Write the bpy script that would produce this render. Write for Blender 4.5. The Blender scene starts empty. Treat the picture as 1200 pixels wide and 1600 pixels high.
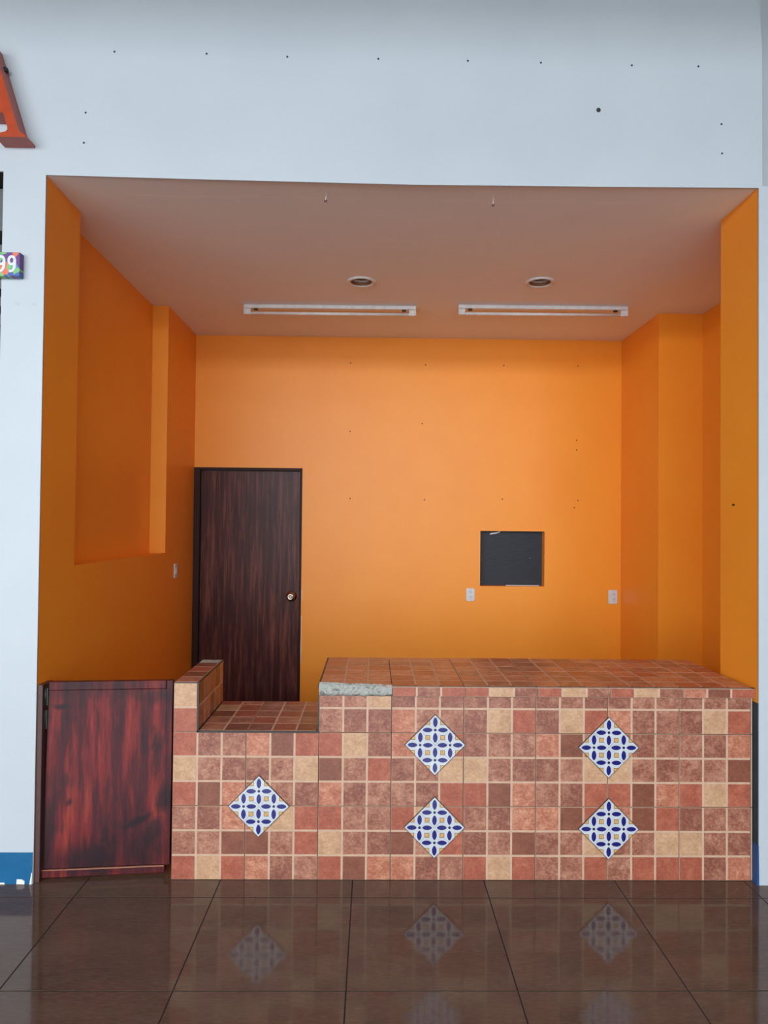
import bpy, bmesh, math, random
from mathutils import Matrix, Vector
random.seed(7)
sc = bpy.context.scene
col = sc.collection

# ------------------------------------------------------------------ camera
def setup_camera():
    f, yaw, pitch, roll, D, h = 1080.0, 0.01483, 0.01754, 0.0097, 3.18398, 1.62489
    fw = Vector((math.sin(yaw) * math.cos(pitch), math.cos(yaw) * math.cos(pitch), math.sin(pitch)))
    r0 = fw.cross(Vector((0, 0, 1))).normalized()
    u0 = r0.cross(fw)
    r = r0 * math.cos(roll) + u0 * math.sin(roll)
    u = -r0 * math.sin(roll) + u0 * math.cos(roll)
    cam = bpy.data.cameras.new('camera')
    cam.sensor_fit = 'VERTICAL'; cam.sensor_height = 36.0; cam.sensor_width = 27.0
    cam.lens = f / 1600 * 36.0
    cam.clip_start = 0.05
    o = bpy.data.objects.new('camera', cam); col.objects.link(o)
    m = Matrix((r, u, -fw)).transposed().to_4x4()
    m.translation = Vector((0, -D, h))
    o.matrix_world = m
    sc.camera = o
setup_camera()

# ------------------------------------------------------------------ light
w = bpy.data.worlds.new('world'); sc.world = w; w.use_nodes = True
bg = w.node_tree.nodes['Background']
bg.inputs['Color'].default_value = (0.80, 0.92, 1.0, 1)
bg.inputs['Strength'].default_value = 0.30

def daylight(name, loc, sx, sz, power, color):
    """daylight coming in through the open front of the hall, facing the booth; also makes the added overhead fill"""
    l = bpy.data.lights.new(name, 'AREA'); l.shape = 'RECTANGLE'; l.size = sx; l.size_y = sz
    l.energy = power; l.color = color
    o = bpy.data.objects.new(name, l); col.objects.link(o)
    o.location = loc
    o.rotation_euler = (math.pi / 2, 0, 0)      # emits towards +y
    return o
daylight('hall_daylight', (-5.0, -13.0, 2.0), 18.0, 3.9, 860, (0.85, 0.94, 1.0))
daylight('hall_daylight_top_band', (-5.0, -13.0, 4.29), 18.0, 0.7, 790, (0.85, 0.94, 1.0))  # brighter upper band added to the daylight to sharpen the lintel's shadow edge

lamp = daylight('overhead_fill', (-1.5, -6.2, 4.62), 12.0, 3.0, 330, (0.90, 0.96, 1.0)); lamp.rotation_euler = (0, 0, 0)  # unseen fill light added to lift the floor, counter top and booth ceiling

sc.view_settings.view_transform = 'Standard'
sc.view_settings.look = 'None'
sc.view_settings.gamma = 1.0
sc.view_settings.use_curve_mapping = False
sc.view_settings.exposure = 0.32

# ------------------------------------------------------------------ helpers
def lin(c):
    return tuple((v / 255 / 12.92) if v / 255 <= 0.04045 else ((v / 255 + 0.055) / 1.055) ** 2.4 for v in c)
WH = lin((204, 216, 230))
def alb(px, k=0.55):
    """albedo from a colour seen in the same light as the white wall"""
    l = lin(px)
    return tuple(min(0.95, l[i] / WH[i] * k) for i in range(3)) + (1,)

class N:
    """small node-tree builder"""
    def __init__(s, name):
        s.m = bpy.data.materials.new(name); s.m.use_nodes = True
        s.t = s.m.node_tree; s.b = s.t.nodes['Principled BSDF']
        s.co = s.t.nodes.new('ShaderNodeTexCoord').outputs['Object']
    def node(s, kind, **kw):
        n = s.t.nodes.new(kind)
        for k, v in kw.items():
            if hasattr(n, k): setattr(n, k, v)
        return n
    def link(s, a, b): s.t.links.new(a, b)
    def mapped(s, scale=(1, 1, 1), vary=False):
        mp = s.node('ShaderNodeMapping'); mp.inputs['Scale'].default_value = scale
        s.link(s.co, mp.inputs['Vector'])
        if vary:
            oi = s.node('ShaderNodeObjectInfo'); mu = s.node('ShaderNodeMath', operation='MULTIPLY')
            mu.inputs[1].default_value = 57.0; s.link(oi.outputs['Random'], mu.inputs[0])
            cb = s.node('ShaderNodeCombineXYZ')
            for i in range(3): s.link(mu.outputs[0], cb.inputs[i])
            s.link(cb.outputs[0], mp.inputs['Location'])
        return mp.outputs[0]
    def noise(s, vec, scale, detail=4, rough=0.55):
        n = s.node('ShaderNodeTexNoise'); n.inputs['Scale'].default_value = scale
        n.inputs['Detail'].default_value = detail; n.inputs['Roughness'].default_value = rough
        s.link(vec, n.inputs['Vector']); return n.outputs['Fac']
    def ramp(s, fac, stops, interp='LINEAR'):
        r = s.node('ShaderNodeValToRGB'); r.color_ramp.interpolation = interp
        e = r.color_ramp.elements
        while len(e) < len(stops): e.new(0.5)
        for i, (p, c) in enumerate(stops):
            e[i].position = p; e[i].color = c if len(c) == 4 else tuple(c) + (1,)
        s.link(fac, r.inputs['Fac']); return r.outputs['Color']
    def mix(s, fac, a, b, mode='MIX'):
        n = s.node('ShaderNodeMix', data_type='RGBA', blend_type=mode)
        for sock, v in ((n.inputs[0], fac), (n.inputs[6], a), (n.inputs[7], b)):
            if isinstance(v, (int, float, tuple)): sock.default_value = v
            else: s.link(v, sock)
        return n.outputs[2]
    def bump(s, h, strength, dist=0.002):
        b = s.node('ShaderNodeBump'); b.inputs['Strength'].default_value = strength
        b.inputs['Distance'].default_value = dist
        s.link(h, b.inputs['Height']); s.link(b.outputs[0], s.b.inputs['Normal'])
    def done(s, colr, rough=0.5, spec=0.5, metal=0.0):
        if isinstance(colr, tuple): s.b.inputs['Base Color'].default_value = colr
        else: s.link(colr, s.b.inputs['Base Color'])
        if isinstance(rough, (int, float)): s.b.inputs['Roughness'].default_value = rough
        else: s.link(rough, s.b.inputs['Roughness'])
        s.b.inputs['Specular IOR Level'].default_value = spec
        s.b.inputs['Metallic'].default_value = metal
        return s.m

def paint(name, a, b, scale=1.6, rough=0.55, bump=0.08, spec=0.4):
    n = N(name); v = n.mapped()
    c = n.ramp(n.noise(v, scale, 5), [(0.3, a), (0.7, b)])
    n.bump(n.noise(v, 160, 3), bump, 0.001)
    return n.done(c, rough, spec)

def flat(name, c, rough=0.5, spec=0.5, metal=0.0):
    n = N(name); v = n.mapped()
    d = tuple(x * 0.88 for x in c[:3]) + (1,)
    return n.done(n.ramp(n.noise(v, 30, 3), [(0.35, d), (0.65, c)]), rough, spec, metal)

def mottled(name, base, light, dark, amount=0.5):
    """printed stone look of the small squares: blotches plus fine speckle, different on every square"""
    n = N(name); v = n.mapped(vary=True)
    big = n.noise(v, 19, 5, 0.68); fine = n.noise(n.mapped((1, 1, 1.3), True), 78, 5, 0.75)
    c = n.ramp(big, [(0.36, dark), (0.5, base), (0.62, light)])
    c2 = n.ramp(fine, [(0.38, dark), (0.5, base), (0.61, light)])
    cc = n.mix(0.5, c, c2)
    n.bump(fine, 0.10, 0.001)
    return n.done(cc, 0.30, 0.5)

M = {}
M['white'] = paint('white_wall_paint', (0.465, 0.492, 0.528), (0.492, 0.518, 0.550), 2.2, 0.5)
M['white_shade_mark'] = paint('white_wall_paint_shade_mark', (0.435, 0.46, 0.49), (0.46, 0.485, 0.51), 2.2, 0.5)  # darker copy of the white: shade on the angled wall, also tape marks
M['orange'] = paint('orange_wall_paint', (0.92, 0.30, 0.022), (0.94, 0.325, 0.026), 2.5, 0.42, 0.10, 0.4)
M['blue'] = paint('blue_skirting_paint', alb((10, 92, 150)), alb((20, 105, 165)), 9, 0.35)
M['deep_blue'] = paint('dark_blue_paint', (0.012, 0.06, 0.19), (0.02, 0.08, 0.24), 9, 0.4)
M['gap_shade'] = paint('shadow_gap_teal', (0.02, 0.035, 0.045), (0.03, 0.05, 0.06), 9, 0.6)  # near-black teal carries the shade of the gap beside the counter
M['grout'] = flat('beige_joint', alb((208, 180, 162)), 0.5)
M['core'] = flat('dark_mortar_joint', alb((78, 66, 62)), 0.8)
M['trim_dark'] = flat('dark_grey_edge', alb((62, 58, 58)), 0.5)
M['plastic'] = flat('white_plastic', (0.70, 0.70, 0.72, 1), 0.35)
M['slot'] = flat('dark_slot', (0.02, 0.02, 0.025, 1), 0.6)
M['enamel'] = flat('white_enamel', (0.80, 0.79, 0.78, 1), 0.35)
M['tube'] = flat('unlit_fluorescent_glass', (0.86, 0.84, 0.82, 1), 0.18)
M['steel'] = flat('worn_steel', (0.45, 0.42, 0.38, 1), 0.3, 0.5, 1.0)
M['brass'] = flat('aged_brass', (0.48, 0.42, 0.34, 1), 0.2, 0.5, 1.0)
M['hinge'] = flat('dark_green_hinge', (0.05, 0.075, 0.06, 1), 0.4, 0.5, 0.6)
M['ochre'] = flat('ochre_glaze', alb((222, 180, 110)), 0.15)
M['ochre_line'] = flat('brown_outline_glaze', alb((110, 80, 55)), 0.2)
M['cobalt'] = flat('cobalt_glaze', alb((34, 36, 128)), 0.15)
M['navy'] = flat('navy_glaze', alb((36, 40, 92)), 0.15)
M['glaze'] = flat('white_glaze', (0.56, 0.57, 0.60, 1), 0.12)
M['letter_face'] = flat('orange_red_face', (0.42, 0.048, 0.008, 1), 0.35)
M['letter_side'] = flat('shaded_red_side', (0.42, 0.095, 0.075, 1), 0.5)  # face red turned browner for the shade on the letter sides
M['frame_dark'] = flat('dark_brown_frame', (0.038, 0.013, 0.011, 1), 0.5, 0.15)
M['post'] = flat('dark_brown_post', (0.075, 0.030, 0.026, 1), 0.45)
M['chip'] = flat('bare_plaster', (0.80, 0.78, 0.74, 1), 0.8)
M['shutter'] = flat('grey_shutter', (0.10, 0.10, 0.105, 1), 0.5)
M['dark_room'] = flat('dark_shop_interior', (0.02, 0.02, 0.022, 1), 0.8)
M['baffle'] = flat('baffle_orange_reflection', (0.34, 0.16, 0.07, 1), 0.5)  # brown-orange holds the wall colour reflected inside the downlight

def make_ceiling():
    n = N('ceiling_paint'); v = n.mapped()
    base = n.ramp(n.noise(v, 1.8, 4), [(0.3, (0.88, 0.88, 0.89)), (0.7, (0.91, 0.905, 0.90))])
    # pale plaster scar of a removed partition, wavering along the front
    sx = n.node('ShaderNodeSeparateXYZ'); n.link(n.co, sx.inputs[0])
    wob = n.noise(n.mapped((1, 0, 0)), 2.6, 5, 0.6)
    mad = n.node('ShaderNodeMath', operation='MULTIPLY_ADD'); n.link(wob, mad.inputs[0])
    mad.inputs[1].default_value = 0.12; mad.inputs[2].default_value = 0.08
    sub = n.node('ShaderNodeMath', operation='SUBTRACT'); n.link(sx.outputs[1], sub.inputs[0]); n.link(mad.outputs[0], sub.inputs[1])
    ab = n.node('ShaderNodeMath', operation='ABSOLUTE'); n.link(sub.outputs[0], ab.inputs[0])
    gap = n.ramp(n.noise(n.mapped((1, 0.2, 1)), 2.0, 2), [(0.47, (0, 0, 0)), (0.56, (1, 1, 1))])
    line = n.ramp(ab.outputs[0], [(0.0, (1, 1, 1)), (0.011, (0, 0, 0))])
    mm = n.mix(1.0, line, gap, 'MULTIPLY')
    c = n.mix(mm, base, (0.95, 0.94, 0.92, 1))
    n.bump(n.noise(v, 90, 3), 0.12, 0.001)
    return n.done(c, 0.65, 0.3)
M['ceiling'] = make_ceiling()

def make_mortar():
    n = N('rough_grey_mortar'); v = n.mapped()
    a = n.noise(v, 60, 8, 0.75); b = n.noise(n.mapped((1, 1, 2.2)), 26, 5, 0.7)
    c = n.ramp(a, [(0.3, alb((150, 158, 162))), (0.6, alb((182, 190, 194)))])
    spot = n.ramp(b, [(0.56, (0, 0, 0)), (0.62, (1, 1, 1))])
    c = n.mix(spot, c, alb((118, 122, 126)))
    n.bump(a, 0.8, 0.004)
    return n.done(c, 0.9, 0.2)
M['mortar'] = make_mortar()

M['R'] = mottled('terracotta_square', alb((166, 94, 78)), alb((188, 118, 96)), alb((148, 80, 66)))
M['B'] = mottled('beige_square', alb((198, 162, 134)), alb((214, 182, 154)), alb((174, 136, 110)))
M['M'] = mottled('rosy_mottled_square', alb((160, 106, 92)), alb((198, 154, 134)), alb((126, 76, 64)))
M['O'] = mottled('light_terracotta_square', alb((182, 118, 98)), alb((214, 164, 140)), alb((158, 90, 74)))
M['D'] = mottled('brown_square', alb((132, 82, 68)), alb((148, 96, 80)), alb((118, 70, 58)))
M['P'] = mottled('plum_square', alb((144, 90, 78)), alb((184, 138, 120)), alb((120, 72, 64)))

def make_floor():
    n = N('brown_polished_floor_tile')
    big = n.noise(n.mapped((1.0, 2.4, 1), True), 2.6, 5, 0.6)
    streak = n.noise(n.mapped((9, 60, 1), True), 3.0, 5, 0.75)
    speck = n.noise(n.mapped((1, 1.8, 1), True), 120, 2, 0.6)
    c = n.ramp(big, [(0.3, (0.074, 0.042, 0.028)), (0.5, (0.098, 0.048, 0.032)), (0.7, (0.106, 0.062, 0.041))])
    c = n.mix(n.ramp(streak, [(0.45, (0, 0, 0)), (0.78, (0.75, 0.75, 0.75))]), c, (0.155, 0.096, 0.068, 1))
    c = n.mix(n.ramp(speck, [(0.72, (0, 0, 0)), (0.80, (0.6, 0.6, 0.6))]), c, (0.30, 0.25, 0.21, 1))
    n.bump(streak, 0.03, 0.0006)
    r = n.ramp(big, [(0.3, (0.06,) * 3), (0.7, (0.10,) * 3)])
    return n.done(c, r, 0.46)
M['floor'] = make_floor()
M['apron'] = paint('pale_bounce_floor', (0.55, 0.54, 0.51), (0.62, 0.60, 0.57), 1.2, 0.5)  # kept pale so the unseen floor throws light back
M['floor_joint'] = flat('dark_floor_joint', (0.012, 0.009, 0.008, 1), 0.8)

def make_gate_wood():
    n = N('red_stained_wood')
    g = n.noise(n.mapped((11, 11, 1.1)), 1.6, 7, 0.68); f = n.noise(n.mapped((120, 120, 3)), 1.0, 4, 0.7)
    blot = n.noise(n.mapped((4.5, 4.5, 2.0)), 1.5, 4, 0.6)
    c = n.ramp(g, [(0.30, (0.018, 0.005, 0.008)), (0.46, (0.075, 0.009, 0.012)), (0.56, (0.18, 0.017, 0.016)), (0.70, (0.31, 0.045, 0.026))])
    c = n.mix(n.ramp(f, [(0.4, (0, 0, 0)), (0.75, (0.5,) * 3)]), c, (0.05, 0.009, 0.012, 1))
    c = n.mix(n.ramp(blot, [(0.50, (0, 0, 0)), (0.66, (0.85,) * 3)]), c, (0.018, 0.007, 0.010, 1))
    wob = n.node('ShaderNodeTexNoise'); wob.inputs['Scale'].default_value = 9; n.link(n.mapped((1, 1, 0.5)), wob.inputs['Vector'])
    va = n.node('ShaderNodeVectorMath', operation='MULTIPLY_ADD'); n.link(wob.outputs['Color'], va.inputs[0])
    va.inputs[1].default_value = (0.07, 0.0, 0.07); n.link(n.co, va.inputs[2])
    for kx, kz, rx, rz, ang, dark in ((0.065, 0.77, 0.04, 0.018, -8, 0.9), (0.10, 0.335, 0.02, 0.022, 0, 0.8), (0.41, 0.245, 0.10, 0.022, 30, 0.95), (0.53, 0.33, 0.05, 0.07, 0, 0.85),
                              (0.20, 0.07, 0.26, 0.10, 0, 0.75), (0.0, 0.22, 0.07, 0.28, 0, 0.7), (0.49, 0.81, 0.11, 0.06, 0, 0.6), (0.46, 0.10, 0.12, 0.13, 0, 0.7)):
        mp = n.node('ShaderNodeMapping', vector_type='TEXTURE'); mp.inputs['Location'].default_value = (kx + 0.035, 0, kz + 0.035)
        mp.inputs['Rotation'].default_value = (0, -math.radians(ang), 0); mp.inputs['Scale'].default_value = (rx, 50, rz)
        n.link(va.outputs[0], mp.inputs['Vector'])
        ln = n.node('ShaderNodeVectorMath', operation='LENGTH'); n.link(mp.outputs[0], ln.inputs[0])
        c = n.mix(n.ramp(ln.outputs['Value'], [(0.35, (dark,) * 3), (1.0, (0, 0, 0))]), c, (0.014, 0.006, 0.009, 1))
    n.bump(f, 0.15, 0.001)
    return n.done(c, 0.27, 0.30)
M['gate'] = make_gate_wood()

def make_door_wood():
    n = N('dark_mahogany_veneer')
    g = n.noise(n.mapped((22, 22, 1.3)), 1.5, 6, 0.68); f = n.noise(n.mapped((150, 150, 4)), 1.0, 4, 0.7)
    c = n.ramp(g, [(0.34, (0.036, 0.010, 0.010)), (0.50, (0.078, 0.022, 0.018)), (0.66, (0.19, 0.062, 0.045))])
    c = n.mix(n.ramp(f, [(0.42, (0, 0, 0)), (0.72, (0.55,) * 3)]), c, (0.030, 0.011, 0.012, 1))
    n.bump(f, 0.10, 0.001)
    return n.done(c, 0.36, 0.17)
M['door'] = make_door_wood()

def make_board():
    n = N('charcoal_board')
    g = n.noise(n.mapped((3, 3, 40)), 3.0, 5, 0.7); h = n.noise(n.mapped((60, 60, 90)), 1.5, 3)
    c = n.ramp(g, [(0.3, (0.014, 0.016, 0.022)), (0.7, (0.030, 0.034, 0.044))])
    n.bump(h, 0.4, 0.002)
    return n.done(c, 0.5, 0.3)
M['board'] = make_board()

def make_swirl():
    n = N('painted_swirls'); v = n.mapped((1, 0, 1))
    vo = n.node('ShaderNodeTexVoronoi'); vo.inputs['Scale'].default_value = 38; n.link(v, vo.inputs['Vector'])
    sp = n.node('ShaderNodeSeparateColor'); n.link(vo.outputs['Color'], sp.inputs[0])
    c = n.ramp(sp.outputs[0], [(0.0, (0.10, 0.02, 0.17)), (0.34, (0.02, 0.25, 0.42)), (0.42, (0.16, 0.42, 0.14)), (0.58, (0.10, 0.02, 0.22)),
                   (0.70, (0.70, 0.14, 0.06)), (0.80, (0.02, 0.08, 0.32)), (0.90, (0.20, 0.45, 0.12))], 'CONSTANT')
    return n.done(c, 0.35)
M['swirl'] = make_swirl()

# ---- mesh helpers
def box(bm, x0, x1, y0, y1, z0, z1, mi=0):
    v = [bm.verts.new(p) for p in ((x0, y0, z0), (x1, y0, z0), (x1, y1, z0), (x0, y1, z0), (x0, y0, z1), (x1, y0, z1), (x1, y1, z1), (x0, y1, z1))]
    for q in ((3, 2, 1, 0), (4, 5, 6, 7), (0, 1, 5, 4), (1, 2, 6, 5), (2, 3, 7, 6), (3, 0, 4, 7)):
        bm.faces.new([v[i] for i in q]).material_index = mi
    return v

def prism(bm, pts, fn, a, b, mi=0):
    """polygon pts (u,v) extruded between depth a and b; fn(u,v,d) -> point"""
    lo = [bm.verts.new(fn(u, v, a)) for u, v in pts]; hi = [bm.verts.new(fn(u, v, b)) for u, v in pts]
    n = len(pts)
    fs = [bm.faces.new(lo[::-1]), bm.faces.new(hi)]
    for i in range(n): fs.append(bm.faces.new([lo[i], lo[(i + 1) % n], hi[(i + 1) % n], hi[i]]))
    for f in fs: f.material_index = mi
XZ = lambda u, v, d: (u, d, v)
XY = lambda u, v, d: (u, v, d)

def lathe(bm, prof, n=24, fn=None, mi=0, closed=False):
    fn = fn or (lambda r, a, z: (r * math.cos(a), r * math.sin(a), z))
    rings = [[bm.verts.new(fn(r, 2 * math.pi * k / n, z)) for k in range(n)] for r, z in prof]
    for i in range(len(rings) - 1):
        for k in range(n):
            f = bm.faces.new([rings[i][k], rings[i][(k + 1) % n], rings[i + 1][(k + 1) % n], rings[i + 1][k]]); f.material_index = mi; f.smooth = True
    if closed:
        bm.faces.new(rings[0][::-1]).material_index = mi; bm.faces.new(rings[-1]).material_index = mi

def tube(bm, pts, r, n=8, mi=0):
    pts = [Vector(p) for p in pts]; rings = []
    for i, p in enumerate(pts):
        d = (pts[min(i + 1, len(pts) - 1)] - pts[max(i - 1, 0)]).normalized()
        a = d.orthogonal().normalized(); b = d.cross(a)
        rings.append([bm.verts.new(p + (a * math.cos(2 * math.pi * k / n) + b * math.sin(2 * math.pi * k / n)) * r) for k in range(n)])
    for i in range(len(rings) - 1):
        # align ring starts to avoid twisting
        best = min(range(n), key=lambda s: (rings[i + 1][s].co - rings[i][0].co).length)
        rings[i + 1] = rings[i + 1][best:] + rings[i + 1][:best]
        for k in range(n):
            f = bm.faces.new([rings[i][k], rings[i][(k + 1) % n], rings[i + 1][(k + 1) % n], rings[i + 1][k]]); f.material_index = mi; f.smooth = True
    bm.faces.new(rings[0][::-1]).material_index = mi; bm.faces.new(rings[-1]).material_index = mi

def mesh(bm, name, mats, bevel=0.0, seg=2):
    bmesh.ops.recalc_face_normals(bm, faces=bm.faces)
    if bevel:
        bmesh.ops.bevel(bm, geom=[e for e in bm.edges if e.is_manifold and e.calc_face_angle(0) > 0.6], offset=bevel, segments=seg, affect='EDGES', profile=0.5)
    me = bpy.data.meshes.new(name); bm.to_mesh(me); bm.free()
    for m in (mats if isinstance(mats, (list, tuple)) else [mats]): me.materials.append(m)
    return me

def link(name, data, parent=None, loc=None, rot=None):
    o = bpy.data.objects.new(name, data); col.objects.link(o)
    if parent: o.parent = parent
    if loc: o.location = loc
    if rot: o.rotation_euler = rot
    return o
def obj(name, bm, mats, parent=None, bevel=0.0, loc=None, rot=None, seg=2):
    return link(name, mesh(bm, name, mats, bevel, seg), parent, loc, rot)
def boxobj(name, b, mat, parent=None, bevel=0.0):
    """box with its origin at its centre"""
    c = ((b[0] + b[1]) / 2, (b[2] + b[3]) / 2, (b[4] + b[5]) / 2)
    bm = bmesh.new(); box(bm, b[0] - c[0], b[1] - c[0], b[2] - c[1], b[3] - c[1], b[4] - c[2], b[5] - c[2])
    return obj(name, bm, mat, parent, bevel, c)
def struct(o, label=None):
    o['kind'] = 'structure'
    if label: o['label'] = label
    return o
def tag(o, label, cat, group=None):
    o['label'] = label; o['category'] = cat
    if group: o['group'] = group
    return o
def thing(name, label, cat, loc=(0, 0, 0), group=None, rot=None):
    return tag(link(name, None, None, loc, rot), label, cat, group)

XL, XR, XC, XN, XRR = -1.508, 1.766, 2.09, -1.622, 2.415
YF, YN0, YN1, YB, CZ, HZ = -0.04, 0.33, 1.85, 2.63, 3.20, 4.70

# ================================================================== SETTING
# ---- floor: slab of dark joint colour, one object per tile
bm = bmesh.new(); box(bm, -14, 14, -4.355, 4, -0.12, -0.0012)
floor = struct(obj('floor', bm, M['floor_joint']), 'polished brown stone-look floor of large square tiles')
bm = bmesh.new(); box(bm, -0.2976, 0.2976, -0.2976, 0.2976, -0.008, 0.0)
tile_me = mesh(bm, 'floor_tile', M['floor'], 0.0005, 1)
bm = bmesh.new(); box(bm, -14, 14, -14, -4.355, -0.12, -0.001); obj('bounce_apron', bm, M['apron'], floor)  # unseen pale floor added to bounce light up onto the booth ceiling
fx0, fy0 = -1.2801, -0.14843
for i in range(-4, 7):
    for j in range(-7, 5):
        link('floor_tile', tile_me, floor, (fx0 + 0.6 * i + 0.3, fy0 + 0.6 * j + 0.3, random.uniform(-0.0003, 0.0)))

# ---- white front wall with the booth opening
bm = bmesh.new()
prism(bm, [(-4.6, HZ), (-4.6, 3.213), (-1.70, 3.213), (-1.70, 0), (XL, 0), (XL, 3.2), (-0.9, 3.193), (0.15, 3.184), (1.0, 3.189), (XR, 3.196),
           (XR, 3.205), (1.782, 3.205), (1.781, 3.85), (1.775, 3.96), (1.757, 4.08), (1.69, 4.2), (1.55, 4.4), (1.50, HZ)], XZ, YF, YF + 0.008)
prism(bm, [(XR, 0), (2.62, 0), (2.62, 3.205), (XR, 3.205)], XZ, YF, YF + 0.008)
bmesh.ops.remove_doubles(bm, verts=bm.verts, dist=1e-5)
wf = struct(obj('wall_front', bm, M['white']), 'white painted shop front wall around the orange booth')
# wall above right pillar: angled back to grey it, shade also in paint
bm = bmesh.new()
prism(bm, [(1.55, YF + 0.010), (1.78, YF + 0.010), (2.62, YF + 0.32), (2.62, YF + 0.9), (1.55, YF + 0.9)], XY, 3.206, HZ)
struct(obj('wall_right', bm, M['white_shade_mark']), 'white wall angled back above the right pillar')
def plug(x, z, parent, y, r=0.004, mat='slot'):
    bm = bmesh.new()
    lathe(bm, [(r, 0.0), (r, 0.0014), (r * 0.55, 0.002)], 10, lambda q, a, d: (q * math.cos(a), -d, q * math.sin(a)), closed=True)
    return obj('screw_hole', bm, M[mat], parent, loc=(x, y, z))
for x, z in ((-1.207, 3.774), (-0.787, 3.773), (-0.418, 3.766), (0, 3.765), (0.413, 3.764), (0.751, 3.762), (1.173, 3.758), (1.483, 3.759),
             (-1.333, 3.49), (-1.339, 3.351), (1.591, 3.491), (1.594, 3.354)):
    plug(x, z, wf, YF, 0.0046)
plug(1.019, 3.546, wf, YF, 0.0105)
for x in (-1.627, -1.552):
    boxobj('tape_mark', (x - 0.011, x + 0.011, YF - 0.0004, YF, 2.599, 2.617), M['white_shade_mark'], wf)

# ---- blue skirting at the pillars
bb = struct(boxobj('baseboard_left', (-1.70, XL - 0.003, YF - 0.003, YF, 0.0, 0.14), M['blue']), 'blue painted skirting with white chips at the foot of the left pillar')
for pts in ([(-1.580, 0.001), (-1.544, 0.0), (-1.543, 0.014), (-1.556, 0.022), (-1.578, 0.023)], [(-1.522, 0.0), (-1.512, 0.0), (-1.511, 0.05), (-1.514, 0.052)],
            [(-1.66, 0.0), (-1.63, 0.0), (-1.635, 0.008), (-1.655, 0.007)]):
    bm = bmesh.new(); prism(bm, pts, XZ, YF - 0.0042, YF - 0.0028); obj('bare_chip', bm, M['chip'], bb, loc=-bb.location)
tr = struct(boxobj('trim_1', (1.7615, XR - 0.0006, YF + 0.002, 0.02, 0.18, 0.822), M['gap_shade']), 'dark strip painted in for the shadow gap beside the tiled counter')  # teal stands in for shade in the gap; the foot is blue paint
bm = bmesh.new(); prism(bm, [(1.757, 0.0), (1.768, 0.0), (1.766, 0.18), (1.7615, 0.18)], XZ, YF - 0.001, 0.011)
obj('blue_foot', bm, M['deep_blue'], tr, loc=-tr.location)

# ---- booth walls
bm = bmesh.new()
box(bm, -1.70, XL, YF + 0.006, YB, 0, 1.40)
prism(bm, [(-1.70, YF + 0.006), (XL, YF + 0.006), (XL, YN0), (XN, YN0), (XN, YN1), (XL, YN1), (XL, YB), (-1.70, YB)], XY, 1.40, 3.3)
wl = struct(obj('wall_left', bm, M['orange']), 'orange booth wall on the left with a tall shallow niche')
bm = bmesh.new()
prism(bm, [(XR, YF + 0.006), (2.62, YF + 0.006), (2.62, YB), (XC, YB), (XC, 1.86), (XRR, 1.86), (XRR, 0.31), (XR, 0.31)], XY, 0, CZ)
wr = struct(obj('wall_right', bm, M['orange']), 'orange booth wall on the right with wing wall and column')
s = plug(0, 0, wr, 0, 0.006); s.rotation_euler = (0, 0, -math.pi / 2); s.location = (XR, 0.184, 1.736); s.scale = (2.2, 1, 0.9)

def plate(outline, holes, y0, y1):
    """wall plate in XZ with rectangular/round holes, front y0, back y1"""
    bm = bmesh.new()
    for loop in [outline] + holes:
        vs = [bm.verts.new((u, y0, v)) for u, v in loop]
        for i in range(len(vs)): bm.edges.new((vs[i], vs[(i + 1) % len(vs)]))
    bmesh.ops.triangle_fill(bm, use_beauty=True, use_dissolve=False, edges=bm.edges)
    r = bmesh.ops.extrude_face_region(bm, geom=bm.faces[:])
    bmesh.ops.translate(bm, vec=(0, y1 - y0, 0), verts=[g for g in r['geom'] if isinstance(g, bmesh.types.BMVert)])
    return bm
WX0, WX1, WZ0, WZ1 = 0.90, 1.443, 1.112, 1.576
bm = plate([(-1.70, 0), (2.62, 0), (2.62, 3.3), (-1.70, 3.3)], [[(WX0, WZ0), (WX1, WZ0), (WX1, WZ1), (WX0, WZ1)],
           [(-1.507, 0.002), (-0.603, 0.002), (-0.603, 2.088), (-1.507, 2.088)]], YB, YB + 0.12)
wb = struct(obj('wall_back', bm, M['orange']), 'orange back wall of the booth')
for x, z in ((-0.207, 2.983), (0.426, 2.975), (1.088, 2.978), (1.719, 2.981), (-0.206, 2.403), (0.403, 2.476), (1.711, 2.35), (1.711, 2.268),
             (-0.20, 1.837), (0.425, 1.833), (1.084, 1.845), (1.692, 1.781), (1.724, 1.841)):
    plug(x, z, wb, YB, 0.0055)
def chip(x, z, h, w):
    pts = []
    for k in range(5): pts.append((x - w * random.uniform(0.2, 1), z + h * k / 4))
    bm = bmesh.new(); prism(bm, [(x, z)] + pts + [(x, z + h)], XZ, YB - 0.003, YB + 0.001); obj('plaster_chip', bm, M['chip'], wb)
chip(XL + 0.012, 1.22, 0.20, 0.010); chip(XL + 0.012, 0.90, 0.16, 0.012); chip(XL + 0.011, 1.86, 0.22, 0.006); chip(-0.592, 0.98, 0.09, 0.008); chip(-0.597, 0.45, 0.4, 0.006)

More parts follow.
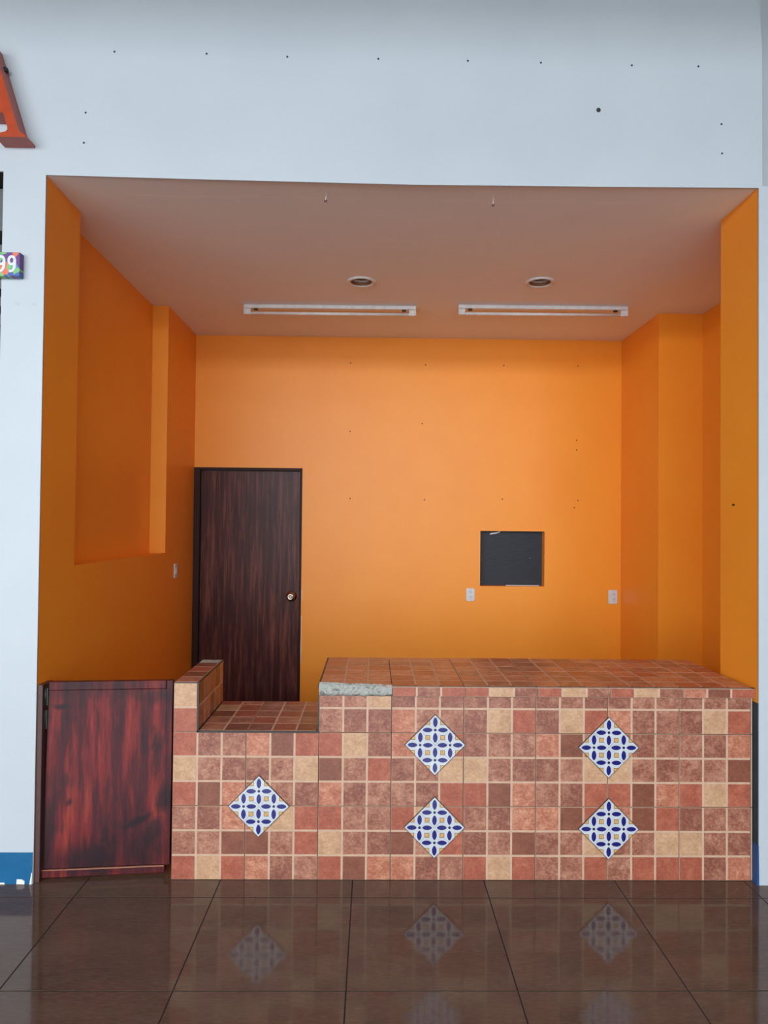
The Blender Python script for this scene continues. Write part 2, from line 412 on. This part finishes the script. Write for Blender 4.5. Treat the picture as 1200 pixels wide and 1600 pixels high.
# ---- ceiling of the booth with two round holes, hall ceiling in front
DL = ((-0.096, 1.285), (1.060, 1.245))
RH = 0.072
bm = bmesh.new()
loops = [[(-1.70, YF + 0.006), (XR, YF + 0.006), (XR, 0.305), (2.62, 0.305), (2.62, 2.75), (-1.70, 2.75)]]
for cx, cy in DL: loops.append([(cx + RH * math.cos(2 * math.pi * k / 28), cy + RH * math.sin(2 * math.pi * k / 28)) for k in range(28)])
for lp in loops:
    vs = [bm.verts.new((u, v, CZ)) for u, v in lp]
    for i in range(len(vs)): bm.edges.new((vs[i], vs[(i + 1) % len(vs)]))
bmesh.ops.triangle_fill(bm, use_beauty=True, use_dissolve=False, edges=bm.edges)
r = bmesh.ops.extrude_face_region(bm, geom=bm.faces[:])
bmesh.ops.translate(bm, vec=(0, 0, 0.12), verts=[g for g in r['geom'] if isinstance(g, bmesh.types.BMVert)])
struct(obj('ceiling', bm, M['ceiling']), 'plain painted ceiling of the booth')
bm = bmesh.new(); box(bm, -14, 14, -13.0, YF, HZ, HZ + 0.1)
struct(obj('ceiling', bm, M['white']), 'white ceiling of the hall in front of the booth')

bm = bmesh.new(); box(bm, -14, 14, -3.75, -3.40, 4.0, HZ - 0.001)  # out-of-view beam added to darken the top of the white wall
struct(obj('trim_3', bm, M['white']), 'unseen white beam added to shade the top of the front wall')

# ---- neighbouring bay at the very left
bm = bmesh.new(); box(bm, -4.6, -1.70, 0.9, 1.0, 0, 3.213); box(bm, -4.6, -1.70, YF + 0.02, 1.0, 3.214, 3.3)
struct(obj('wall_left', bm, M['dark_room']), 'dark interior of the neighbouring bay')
rs = thing('roller_shutter', 'grey roller shutter of the neighbouring bay, left of the white pillar', 'shutter', (-2.6, 0.2, 2.5))
boxobj('shutter_box', (-1.0, 0.895, -0.1, 0.25, 0.50, 0.70), M['shutter'], rs)
for k in range(5): boxobj('slat', (-1.0, 0.895, -0.02, 0.0, 0.42 - 0.085 * k, 0.465 - 0.085 * k), M['shutter'], rs)
boxobj('guide_rail', (0.86, 0.895, -0.15, -0.11, -2.5, 0.12), M['shutter'], rs)

# ---- door and hatch in the back wall
d1 = struct(link('door_1', None, None, (-1.055, YB, 0)), 'dark mahogany veneer door in the back corner')
bm = bmesh.new(); x0, x1 = -1.506 + 1.055, -0.604 + 1.055
box(bm, x0, x0 + 0.05, -0.012, 0.10, 0, 2.087); box(bm, x1 - 0.014, x1, -0.012, 0.10, 0, 2.087); box(bm, x0 + 0.05, x1 - 0.014, -0.012, 0.10, 2.064, 2.087)
obj('door_frame', bm, M['frame_dark'], d1, 0.002, seg=1)
lf = boxobj('door_leaf', (x0 + 0.053, x1 - 0.017, 0.022, 0.062, 0.01, 2.060), M['door'], d1, 0.002)
bm = bmesh.new()
K = lambda q, a, d: (q * math.cos(a), -d, q * math.sin(a))
lathe(bm, [(0.034, 0), (0.034, 0.004), (0.029, 0.010), (0.014, 0.013), (0.012, 0.030), (0.021, 0.036), (0.0265, 0.048), (0.026, 0.058), (0.020, 0.066), (0.010, 0.066), (0.008, 0.063)], 24, K, closed=True)
kb = obj('door_knob', bm, M['brass'], lf); kb.scale = (1.3, 1.2, 1.3); kb.location = (-0.685 + 1.055 - lf.location.x, 0.022 - lf.location.y, 1.011 - lf.location.z)

w1 = struct(link('window_1', None, None, (1.17, YB, 1.112)), 'small square serving hatch closed off by a charcoal board')
boxobj('board_panel', (WX0 - 0.02 - 1.17, WX1 + 0.02 - 1.17, 0.088, 0.105, -0.02, 0.484), M['board'], w1)
bm = bmesh.new(); prism(bm, [(-0.178, 0.432), (-0.168, 0.446), (-0.12, 0.452), (-0.085, 0.464), (-0.09, 0.452), (-0.125, 0.440)], XZ, 0.083, 0.087)
obj('paper_scrap', bm, M['plastic'], w1)
boxobj('sill_strip', (WX0 - 1.17 + 0.23, WX1 - 1.17 - 0.03, 0.06, 0.086, 0.0, 0.004), M['chip'], w1)
for x, z in ((-0.245, 0.215), (-0.24, 0.03), (0.17, 0.235)):
    s = plug(x, z, w1, 0.0875, 0.006, 'shutter')

# ================================================================== COUNTER
P = 0.332; Q = P / 3; H = 0.3345; HQ = H / 3
CX0 = -0.905; SX = CX0 + 2 * P + 0.002; CX1 = 1.7615
CT, ST, PT = 0.886, 0.675, 0.895           # tops: counter, low shelf, little wall
DC, DS = 0.655, 0.525
cnt = thing('tiled_counter', 'long tiled masonry serving counter with low step, blue diamond inlays and orange-lit top', 'counter', (0, 0, 0))
bm = bmesh.new(); e = 0.010
box(bm, SX + e, CX1 - 0.002, e, DC - e, 0, CT - e)
box(bm, CX0 + e, SX + e, e, DS - e, 0, ST - e)
box(bm, CX0 + e, CX0 + 0.112 - e, e, DS - e, ST - e, PT - e)
obj('masonry_core', bm, M['core'], cnt)

cache = {}
def sq_mesh(w, h, key):
    k = (round(w, 4), round(h, 4), key)
    if k not in cache:
        bm = bmesh.new(); box(bm, -w / 2, w / 2, -0.0008, 0.0012, -h / 2, h / 2)
        bmesh.ops.bevel(bm, geom=[e for e in bm.edges if all(v.co.y < 0 for v in e.verts)], offset=0.0007, segments=1, affect='EDGES')
        cache[k] = mesh(bm, 'tile_square', M[key])
    return cache[k]
def slab(w, h):
    k = ('slab', round(w, 4), round(h, 4))
    if k not in cache:
        bm = bmesh.new(); box(bm, -w / 2, w / 2, 0.0, 0.0099, -h / 2, h / 2); cache[k] = mesh(bm, 'ceramic_tile', M['grout'], 0.0008, 1)
    return cache[k]
def sheet(origin, rot, w, h, us, vs, keys, gap=0.0016, joint=0.0095):
    """one big ceramic tile of w x h; us/vs are the cell borders inside it, keys[r][c] the colours"""
    s = link('ceramic_tile', slab(w - 2 * gap, h - 2 * gap), cnt, origin, rot)
    for r in range(len(vs) - 1):
        for c in range(len(us) - 1):
            def m(edge, full): return 0.0028 if (edge < 1e-4 or edge > full - 1e-4) else joint / 2
            a0 = us[c] + m(us[c], w); a1 = us[c + 1] - m(us[c + 1], w); b0 = vs[r] + m(vs[r], h); b1 = vs[r + 1] - m(vs[r + 1], h)
            if a1 - a0 < 0.004 or b1 - b0 < 0.004: continue
            link('tile_square', sq_mesh(a1 - a0, b1 - b0, keys[r][c]), s, ((a0 + a1) / 2 - w / 2, 0, (b0 + b1) / 2 - h / 2))
    return s

FRONT = ['RBROPMRDOOPMRBRMMRMRRRPO', 'MMDDMRBMPDMRPMDPMBPMBBMP', 'MPOOBRRMMRBRMPOODRODRPMM', 'RDOMMPOPMMPRRDOMPRRDORBR',
         'BMPPMBDMRPMBBMPPMBBMPMMD', 'RPMODRRBPORRPMMODPRPMMPO', '......MPPOMMPBRPBROPMPBR', '......MMBPMPPPPPMPPMMPMP']
third = lambda L: [0, L / 3, 2 * L / 3, L]
for i in range(8):
    xc = CX0 + P * (i + 0.5)
    ww = P
    for b in range(2):
        keys = [FRONT[3 * b + r][3 * i:3 * i + 3] for r in range(3)]
        sheet((xc, 0, H * (b + 0.5)), None, P, H, third(P), third(H), keys)
    if i >= 2:                                       # third band is cut off under the edge strip
        h = 0.838 - 2 * H; keys = [FRONT[6][3 * i:3 * i + 3], FRONT[7][3 * i:3 * i + 3]]
        sheet((xc, 0, 2 * H + h / 2), None, P, h, third(P), [0, HQ, h], keys)
# little wall front: two squares
h = PT - 2 * H - 0.004
sheet((CX0 + 0.054, 0, 2 * H + h / 2), None, 0.108, h, [0, 0.108], [0, HQ, h], ['R', 'B'])
# narrow sliver tiles at the right end
for b, (z0, z1) in enumerate(((0, H), (H, 2 * H), (2 * H, 0.838))):
    L = z1 - z0
    sheet((CX0 + 8 * P + 0.0045, 0, (z0 + z1) / 2), None, 0.0085, L, [0, 0.0085], [0, HQ, 2 * HQ, L] if b < 2 else [0, HQ, L], ['P', 'B', 'M'])

# edge strip hanging over the front
STRIP = 'RPRRBPRBPRBPODR'
sx0 = 0.0935; pw = (1.764 - sx0) / 5
for i in range(5):
    s = sheet((sx0 + pw * (i + 0.5), -0.015, 0.8605), None, pw, 0.045, third(pw), [0, 0.045], [STRIP[3 * i:3 * i + 3]])
boxobj('strip_backing', (sx0, 1.764, -0.0045, 0.012, 0.839, 0.874), M['core'], cnt)
boxobj('edge_trim', (sx0, 1.764, -0.012, 0.004, 0.8832, 0.8862), M['trim_dark'], cnt)
# bare mortar where the strip tiles have come off
bm = bmesh.new(); nx, nz = 40, 7
g = {}
for i in range(nx + 1):
    for k in range(nz + 1):
        x = SX - 0.002 + (sx0 - SX) * i / nx; t = k / nz
        zlo = 0.8375 + 0.003 * math.sin(i * 0.7) + random.uniform(-0.0015, 0.0015); zhi = (0.900 - 0.011 * i / nx) + random.uniform(-0.002, 0.002)
        bulge = 0.016 * (1 - abs(2 * t - 1) ** 4) + random.uniform(-0.0018, 0.0018)
        g[i, k] = bm.verts.new((x, -0.002 - bulge, zlo + (zhi - zlo) * t))
for i in range(nx):
    for k in range(nz): bm.faces.new([g[i, k], g[i + 1, k], g[i + 1, k + 1], g[i, k + 1]])
back = {}
for i in range(nx + 1):
    for k in (0, nz): v = g[i, k].co; back[i, k] = bm.verts.new((v.x, 0.014, min(v.z, 0.884) if k else v.z))
for i in range(nx):
    bm.faces.new([g[i, nz], g[i + 1, nz], back[i + 1, nz], back[i, nz]]); bm.faces.new([back[i, 0], back[i + 1, 0], g[i + 1, 0], g[i, 0]])
for i in (0, nx): bm.faces.new([g[i, k] for k in range(nz + 1)] + [back[i, nz], back[i, 0]])
mo = obj('bare_mortar', bm, M['mortar'], cnt); mo['label'] = 'rough grey mortar where edge tiles are missing'

# tops (slab lies flat: local z -> -y rotated so that local -y points up)
TOP = (-math.pi / 2, 0, 0)
def colours(n, m, pool): return [''.join(random.choice(pool) for _ in range(m)) for _ in range(n)]
d2 = DC + 0.012 - 2 * P if DC + 0.012 - 2 * P > 0.03 else 0
for i in range(6):
    x0 = SX - 0.002 + P * i; wi = min(P, 1.764 - x0)
    us = [u for u in third(P) if u < wi - 0.005] + [wi]
    for b in range(2):
        L = P if b == 0 else DC + 0.012 - P
        y0 = -0.012 + (0 if b == 0 else P)
        vs = third(P) if b == 0 else [0, Q, 2 * Q, L]
        sheet((x0 + wi / 2, y0 + L / 2, CT), TOP, wi, L, us, vs, colours(3, 3, 'OOMROMOR' if i < 3 else 'OMROMPRO'))
# low shelf
SC = ['MDPRDOR', 'MMROMRO', 'DRMRDMR', 'BRMMRMO', 'ROMRMRO']
sw = SX - 0.012 - (CX0 + 0.115)
for k, (a, b) in enumerate(((0, 2 * Q), (2 * Q, sw))):
    for y0, L, vs, r0 in ((0.004, P, third(P), 0), (0.004 + P, DS - P - 0.004, [0, Q, DS - P - 0.004], 3)):
        wi = b - a; us = [u for u in (0, Q, 2 * Q, 3 * Q) if u < wi - 0.005] + [wi]
        sheet((CX0 + 0.115 + (a + b) / 2, y0 + L / 2, ST), TOP, wi, L, us, vs, [SC[r0 + q][2 * k:] for q in range(len(vs) - 1)])
# little wall: right face and top
RF = (0, 0, math.pi / 2)
PF = ['RODMRMO', 'DMRDOMR']
hp = PT - ST - 0.004
for k, (y0, L, vs) in enumerate(((0.004, P, third(P)), (0.004 + P, DS - P - 0.004, [0, Q, DS - P - 0.004]))):
    sheet((CX0 + 0.112, y0 + L / 2, ST + hp / 2), RF, L, hp, vs, [0, hp / 2, hp], [PF[q][3 * k:] for q in range(2)])
wi = 0.106
sheet((CX0 + 0.055, 0.004 + P / 2, PT), TOP, wi, P, [0, wi], third(P), ['O', 'D', 'R'])
sheet((CX0 + 0.055, 0.004 + P + 0.05, PT), TOP, wi, 0.10, [0, wi], [0, 0.10], ['D'])
o = boxobj('mortar_cap', (CX0 + 0.002, CX0 + 0.108, 0.004 + P + 0.102, DS, PT - 0.012, PT - 0.001), M['mortar'], cnt, 0.003)
o['label'] = 'bare grey mortar end without a tile'
# dark metal-like edges
boxobj('edge_trim', (CX0 + 0.109, SX - 0.003, -0.003, 0.006, ST - 0.0085, ST - 0.0005), M['trim_dark'], cnt)
boxobj('edge_trim', (CX0 + 0.1085, CX0 + 0.1155, -0.003, 0.006, ST - 0.0085, PT - 0.003), M['trim_dark'], cnt)
boxobj('edge_trim', (CX0 + 0.001, CX0 + 0.1085, -0.002, 0.006, PT - 0.0045, PT - 0.0008), M['trim_dark'], cnt)
boxobj('edge_trim', (CX0 + 0.1085, CX0 + 0.1145, 0.006, DS, PT - 0.006, PT - 0.0008), M['trim_dark'], cnt)
boxobj('edge_trim', (SX - 0.0085, SX - 0.0025, -0.002, 0.006, ST, 0.838), M['trim_dark'], cnt)
boxobj('edge_trim', (SX - 0.008, SX - 0.002, -0.01, DC, CT - 0.012, CT - 0.001), M['trim_dark'], cnt)

# diamond inlays of four hand painted tiles
def deco_mesh():
    s = 0.097; hd = s / math.sqrt(2); bm = bmesh.new(); g = 0.0006
    pts = [(hd - g, 0), (0, hd - g), (-hd + g, 0), (0, -hd + g)]
    prism(bm, pts, XZ, 0.0, 0.0075, 0)
    def disc(cx, cz, rx, rz, mi, y, n=18, power=1.0):
        vs = []
        for k in range(n):
            a = 2 * math.pi * k / n; ca, sa = math.cos(a), math.sin(a)
            if rx > rz: vs.append((cx + rx * ca, cz + rz * sa * (abs(sa) ** power)))
            else: vs.append((cx + rx * ca * (abs(ca) ** power), cz + rz * sa))
        vs2 = []
        for q in vs:
            if not vs2 or (abs(q[0] - vs2[-1][0]) + abs(q[1] - vs2[-1][1])) > 1e-5: vs2.append(q)
        lo = [bm.verts.new((u, -0.0001, v)) for u, v in vs2]; hi = [bm.verts.new((u, y, v)) for u, v in vs2]
        m = len(vs2); f = bm.faces.new(hi); f.material_index = mi
        for i in range(m): bm.faces.new([lo[i], lo[(i + 1) % m], hi[(i + 1) % m], hi[i]]).material_index = mi
    o = 0.0352; L = 0.0224; W = 0.0106
    for cx, cz, rx, rz in ((0, o, W, L), (0, -o, W, L), (o, 0, L, W), (-o, 0, L, W)): disc(cx, cz, rx, rz, 1, -0.0006, 20, 0.35)
    disc(0, 0, 0.0062, 0.0062, 2, -0.0006, 12, 0)
    # half squares in ochre at the middle of each side
    for sx in (1, -1):
        for sz in (1, -1):
            mx, mz = sx * hd / 2, sz * hd / 2; q = 0.0086; gg = g * 0.9
            for grow, mi, y in ((0.0022, 3, -0.0003), (0.0, 4, -0.0006)):
                k = q + grow
                tri = [(mx - sx * k, mz + sz * (k - 2 * gg)), (mx - sx * k, mz - sz * k), (mx + sx * (k - 2 * gg), mz - sz * k)]
                lo = [bm.verts.new((u, 0.0001, v)) for u, v in tri]; hi = [bm.verts.new((u, y, v)) for u, v in tri]
                bm.faces.new(hi).material_index = mi
                for i in range(3): bm.faces.new([lo[i], lo[(i + 1) % 3], hi[(i + 1) % 3], hi[i]]).material_index = mi
    return mesh(bm, 'painted_tile', [M['glaze'], M['cobalt'], M['navy'], M['ochre_line'], M['ochre']]), hd
deco, hd = deco_mesh()
for cx, cz in ((0.2915, 0.616), (0.2915, 0.241), (1.0905, 0.608), (1.0915, 0.237), (-0.5105, 0.3345)):
    bm = bmesh.new(); q = 2 * hd + 0.0035; prism(bm, [(q, 0), (0, q), (-q, 0), (0, -q)], XZ, 0.0012, 0.0055)
    bed = obj('diamond_inlay', bm, M['core'], cnt, loc=(cx, -0.0065, cz)); bed['label'] = 'white diamond of four tiles with blue petals'
    for dx, dz, a in ((hd, 0, 1), (-hd, 0, 3), (0, hd, 0), (0, -hd, 2)):
        link('painted_tile', deco, bed, (dx, random.uniform(-0.0004, 0.0002), dz), (0, random.uniform(-0.012, 0.012), 0))

# ================================================================== GATE
struct(boxobj('trim_2', (XL + 0.0005, -1.484, YF + 0.008, 0.07, 0, 0.884), M['post'], None, 0.002), 'dark brown wooden jamb of the half gate')
gx, gy = -1.480, -0.004
ga = math.atan2(0.052, 0.56)
gate = thing('wooden_half_gate', 'low red-stained wooden half gate hinged beside the white left pillar', 'gate', (gx, gy, 0.010), rot=(0, 0, ga))
bm = bmesh.new()
prism(bm, [(-0.008, 0.036), (0.553, 0.036), (0.556, 0.842), (0.009, 0.842)], XZ, 0.004, 0.03)
obj('gate_panel', bm, M['gate'], gate, 0.001, seg=1)
bm = bmesh.new(); prism(bm, [(0.009, 0.8435), (0.529, 0.8435), (0.529, 0.881), (0.010, 0.881)], XZ, 0.002, 0.032); obj('top_rail', bm, M['gate'], gate, 0.0015, seg=1)
bm = bmesh.new(); prism(bm, [(-0.009, 0.0), (0.535, 0.002), (0.535, 0.030), (-0.008, 0.033)], XZ, -0.006, 0.03); obj('bottom_rail', bm, M['gate'], gate, 0.002, seg=1)
bm = bmesh.new(); prism(bm, [(0.5335, 0.034), (0.556, 0.034), (0.560, 0.881), (0.5315, 0.881)], XZ, 0.001, 0.033); obj('edge_stile', bm, M['gate'], gate, 0.0015, seg=1)
boxobj('bare_wood_edge', (-0.006, 0.532, -0.0052, 0.003, 0.0305, 0.0345), M['chip'], gate).data.materials[0] = flat('bare_wood', alb((170, 120, 100)), 0.7)
for z0, z1, dx in ((0.785, 0.865, -0.004), (0.680, 0.765, -0.006), (0.130, 0.205, -0.014)):
    bm = bmesh.new(); tube(bm, [(dx, 0.0, z0 - 0.01), (dx, 0.0, z1 - 0.01)], 0.0048, 10)
    box(bm, dx + 0.001, dx + 0.010, 0.001, 0.006, z0 - 0.01, z1 - 0.01)
    hg = obj('hinge', bm, M['hinge'], gate)
    bm = bmesh.new(); tube(bm, [(dx - 0.0028, -0.0036, z0 + 0.012), (dx - 0.0028, -0.0036, z1 - 0.022)], 0.0022, 8); obj('hinge_pin', bm, M['steel'], hg)

# ================================================================== LAMPS
def batten(x0, x1, y, label, tilt):
    t = thing('fluorescent_batten', label, 'ceiling lamp', ((x0 + x1) / 2, y, CZ), 'unlit fluorescent battens', (0, 0, tilt))
    h = (x1 - x0) / 2
    boxobj('base_channel', (-h, h, 0.0, 0.042, -0.026, -0.0005), M['enamel'], t, 0.003)
    for s in (-1, 1):
        e = boxobj('lampholder', (min(s * h, s * (h - 0.05)), max(s * h, s * (h - 0.05)), 0.006, 0.036, -0.070, -0.0265), M['enamel'], t, 0.004)
        p = boxobj('end_plate', (min(s * h, s * (h - 0.008)), max(s * h, s * (h - 0.008)), -0.002, 0.044, -0.070, -0.027), M['enamel'], t, 0.002)
        c = boxobj('starter', (s * (h - 0.085) - 0.014, s * (h - 0.085) + 0.014, 0.010, 0.032, -0.036, -0.0265), M['slot'], t, 0.002)
    bm = bmesh.new(); tube(bm, [(-h + 0.05, 0.021, -0.058), (h - 0.05, 0.021, -0.058)], 0.011, 14)
    obj('lamp_tube', bm, M['tube'], t)
batten(-0.952, 0.290, 1.775, 'unlit fluorescent batten on the ceiling nearer the door side', -0.012)
batten(0.592, 1.806, 1.715, 'unlit fluorescent batten on the ceiling above the serving hatch', -0.012)
def downlight(x, y, label):
    t = thing('downlight', label, 'ceiling lamp', (x, y, CZ), 'recessed round downlights')
    bm = bmesh.new(); lathe(bm, [(0.094, 0.0), (0.092, -0.008), (0.083, -0.011), (0.070, -0.006), (0.066, 0.03)], 32)
    obj('trim_ring', bm, M['enamel'], t)
    bm = bmesh.new(); lathe(bm, [(0.068, -0.004), (0.067, 0.028), (0.062, 0.05), (0.045, 0.10), (0.02, 0.115)], 28, closed=False)
    bmesh.ops.holes_fill(bm, edges=[e for e in bm.edges if e.is_boundary and e.verts[0].co.z > 0.1])
    obj('reflector', bm, M['baffle'], t)
downlight(*DL[0], 'round recessed downlight above the batten nearer the door')
downlight(*DL[1], 'round recessed downlight above the batten over the hatch')
def hook(x, y, label, bend):
    t = thing('ceiling_hook', label, 'hook', (x, y, CZ), 'wire hooks at the front of the ceiling')
    bm = bmesh.new(); tube(bm, [(0, 0, 0), (0.001 * bend, 0, -0.018), (-0.002, 0, -0.034)], 0.0022, 8); obj('stem', bm, M['enamel'], t)
    bm = bmesh.new(); tube(bm, [(-0.002 + 0.005 * math.sin(a), 0, -0.039 + 0.005 * math.cos(a)) for a in [k * 0.6 for k in range(10)]], 0.002, 6); obj('loop', bm, M['slot'], t)
hook(-0.243, 0.085, 'small bent wire hook in the ceiling, above the bare mortar corner', 2)
hook(0.560, 0.10, 'small straight wire hook in the ceiling, right of the other hook', -1)

# ================================================================== OUTLETS
def outlet(label, loc, w, h, rot=None, rounded=0.004, off=0.0, kind='socket'):
    t = thing('wall_socket' if kind == 'socket' else 'light_switch', label, 'outlet' if kind == 'socket' else 'switch', loc, 'white wall outlets' if kind == 'socket' else None, rot)
    bm = bmesh.new(); c = rounded; pts = []
    for cx, cz, a0 in ((w / 2 - c, h / 2 - c, 0), (-w / 2 + c, h / 2 - c, 90), (-w / 2 + c, -h / 2 + c, 180), (w / 2 - c, -h / 2 + c, 270)):
        for k in range(5): a = math.radians(a0 + 22.5 * k); pts.append((cx + c * math.cos(a), cz + c * math.sin(a)))
    prism(bm, pts, XZ, -0.007, 0.0); obj('cover_plate', bm, M['plastic'], t, 0.0015, seg=1)
    if kind == 'socket':
        for s in (1, -1):
            rc = boxobj('receptacle', (off - 0.017, off + 0.017, -0.0088, -0.0065, s * 0.021 - 0.0145, s * 0.021 + 0.0145), M['plastic'], t, 0.002)
            bm = bmesh.new()
            for a in (-0.0065, 0.0065): box(bm, a - 0.0017, a + 0.0017, -0.0018, -0.0005, 0.0, 0.009)
            lathe(bm, [(0.0028, 0.0005), (0.0028, 0.0018)], 8, lambda q, a, d: (q * math.cos(a), -d, -0.007 + q * math.sin(a)), closed=True)
            obj('slots', bm, M['slot'], rc)
    else:
        boxobj('rocker', (-0.012, 0.012, -0.011, -0.006, -0.022, 0.022), M['plastic'], t, 0.002)
outlet('white socket with rounded corners under the dark hatch', (0.8195, YB, 1.0395), 0.071, 0.107, None, 0.016)
outlet('white square-cornered socket by the right back corner', (2.022, YB, 1.0295), 0.076, 0.115, None, 0.003, 0.008)
outlet('narrow white switch on the left wall beside the dark door', (XL, 2.115, 1.255), 0.072, 0.108, (0, 0, math.pi / 2), 0.004, kind='switch')

# ================================================================== SIGNS
let = thing('sign_letter', 'orange-red serif letter A of a wall sign, high on the left', 'sign letter', (-1.745, YF, 3.322))
def letter(parent):
    out = [(0.187, 0.0), (0.187, 0.010), (0.168, 0.020), (0.155, 0.034), (0.030, 0.430), (-0.022, 0.430), (-0.152, 0.034), (-0.163, 0.020), (-0.180, 0.010), (-0.180, 0.0),
           (-0.062, 0.0), (-0.062, 0.010), (-0.082, 0.018), (-0.098, 0.028), (-0.100, 0.038), (-0.078, 0.108), (0.086, 0.108), (0.106, 0.044), (0.106, 0.034), (0.098, 0.025), (0.070, 0.018), (0.050, 0.012), (0.050, 0.0)]
    inn = [(-0.062, 0.150), (0.054, 0.150), (-0.004, 0.335)]
    for name, y0, y1, mat in (('letter_face', -0.090, -0.088, M['letter_face']), ('letter_return', -0.088, -0.001, M['letter_side'])):
        bm = plate(out, [inn], y0, y1); obj(name, bm, mat, parent)
letter(let)
bm = bmesh.new(); lathe(bm, [(0.011, -0.008), (0.013, 0.0), (0.009, 0.010)], 10, closed=True); obj('mounting_bolt', bm, M['slot'], let, loc=(0.062, -0.03, 0.337))

num = thing('number_sign', 'small colourful painted sign with white digits 99 on the left pillar', 'sign', (-1.658, YF, 2.774))
b0 = boxobj('sign_board', (-0.062, 0.058, -0.036, -0.001, -0.053, 0.056), M['swirl'], num, 0.003)
def digit(x, z):
    pts = [(0.0135 * math.cos(a), 0.0185 + 0.0175 * math.sin(a)) for a in [k * math.pi / 9 for k in range(0, 18)]]
    pts += [(0.0128, 0.0255), (0.0136, 0.0185), (0.0135, 0.002), (0.0115, -0.014), (0.006, -0.0255), (-0.003, -0.0305), (-0.0125, -0.0295)]
    bm = bmesh.new(); tube(bm, [(u, 0, v) for u, v in pts[:18] + pts[:2]], 0.0066, 10); tube(bm, [(u, 0, v) for u, v in pts[18:]], 0.0068, 10)
    for v in bm.verts: v.co.y *= 0.22
    return obj('digit', bm, M['plastic'], num, loc=(x, -0.0362, z))
digit(-0.026, 0.0005); digit(0.0215, 0.0005)
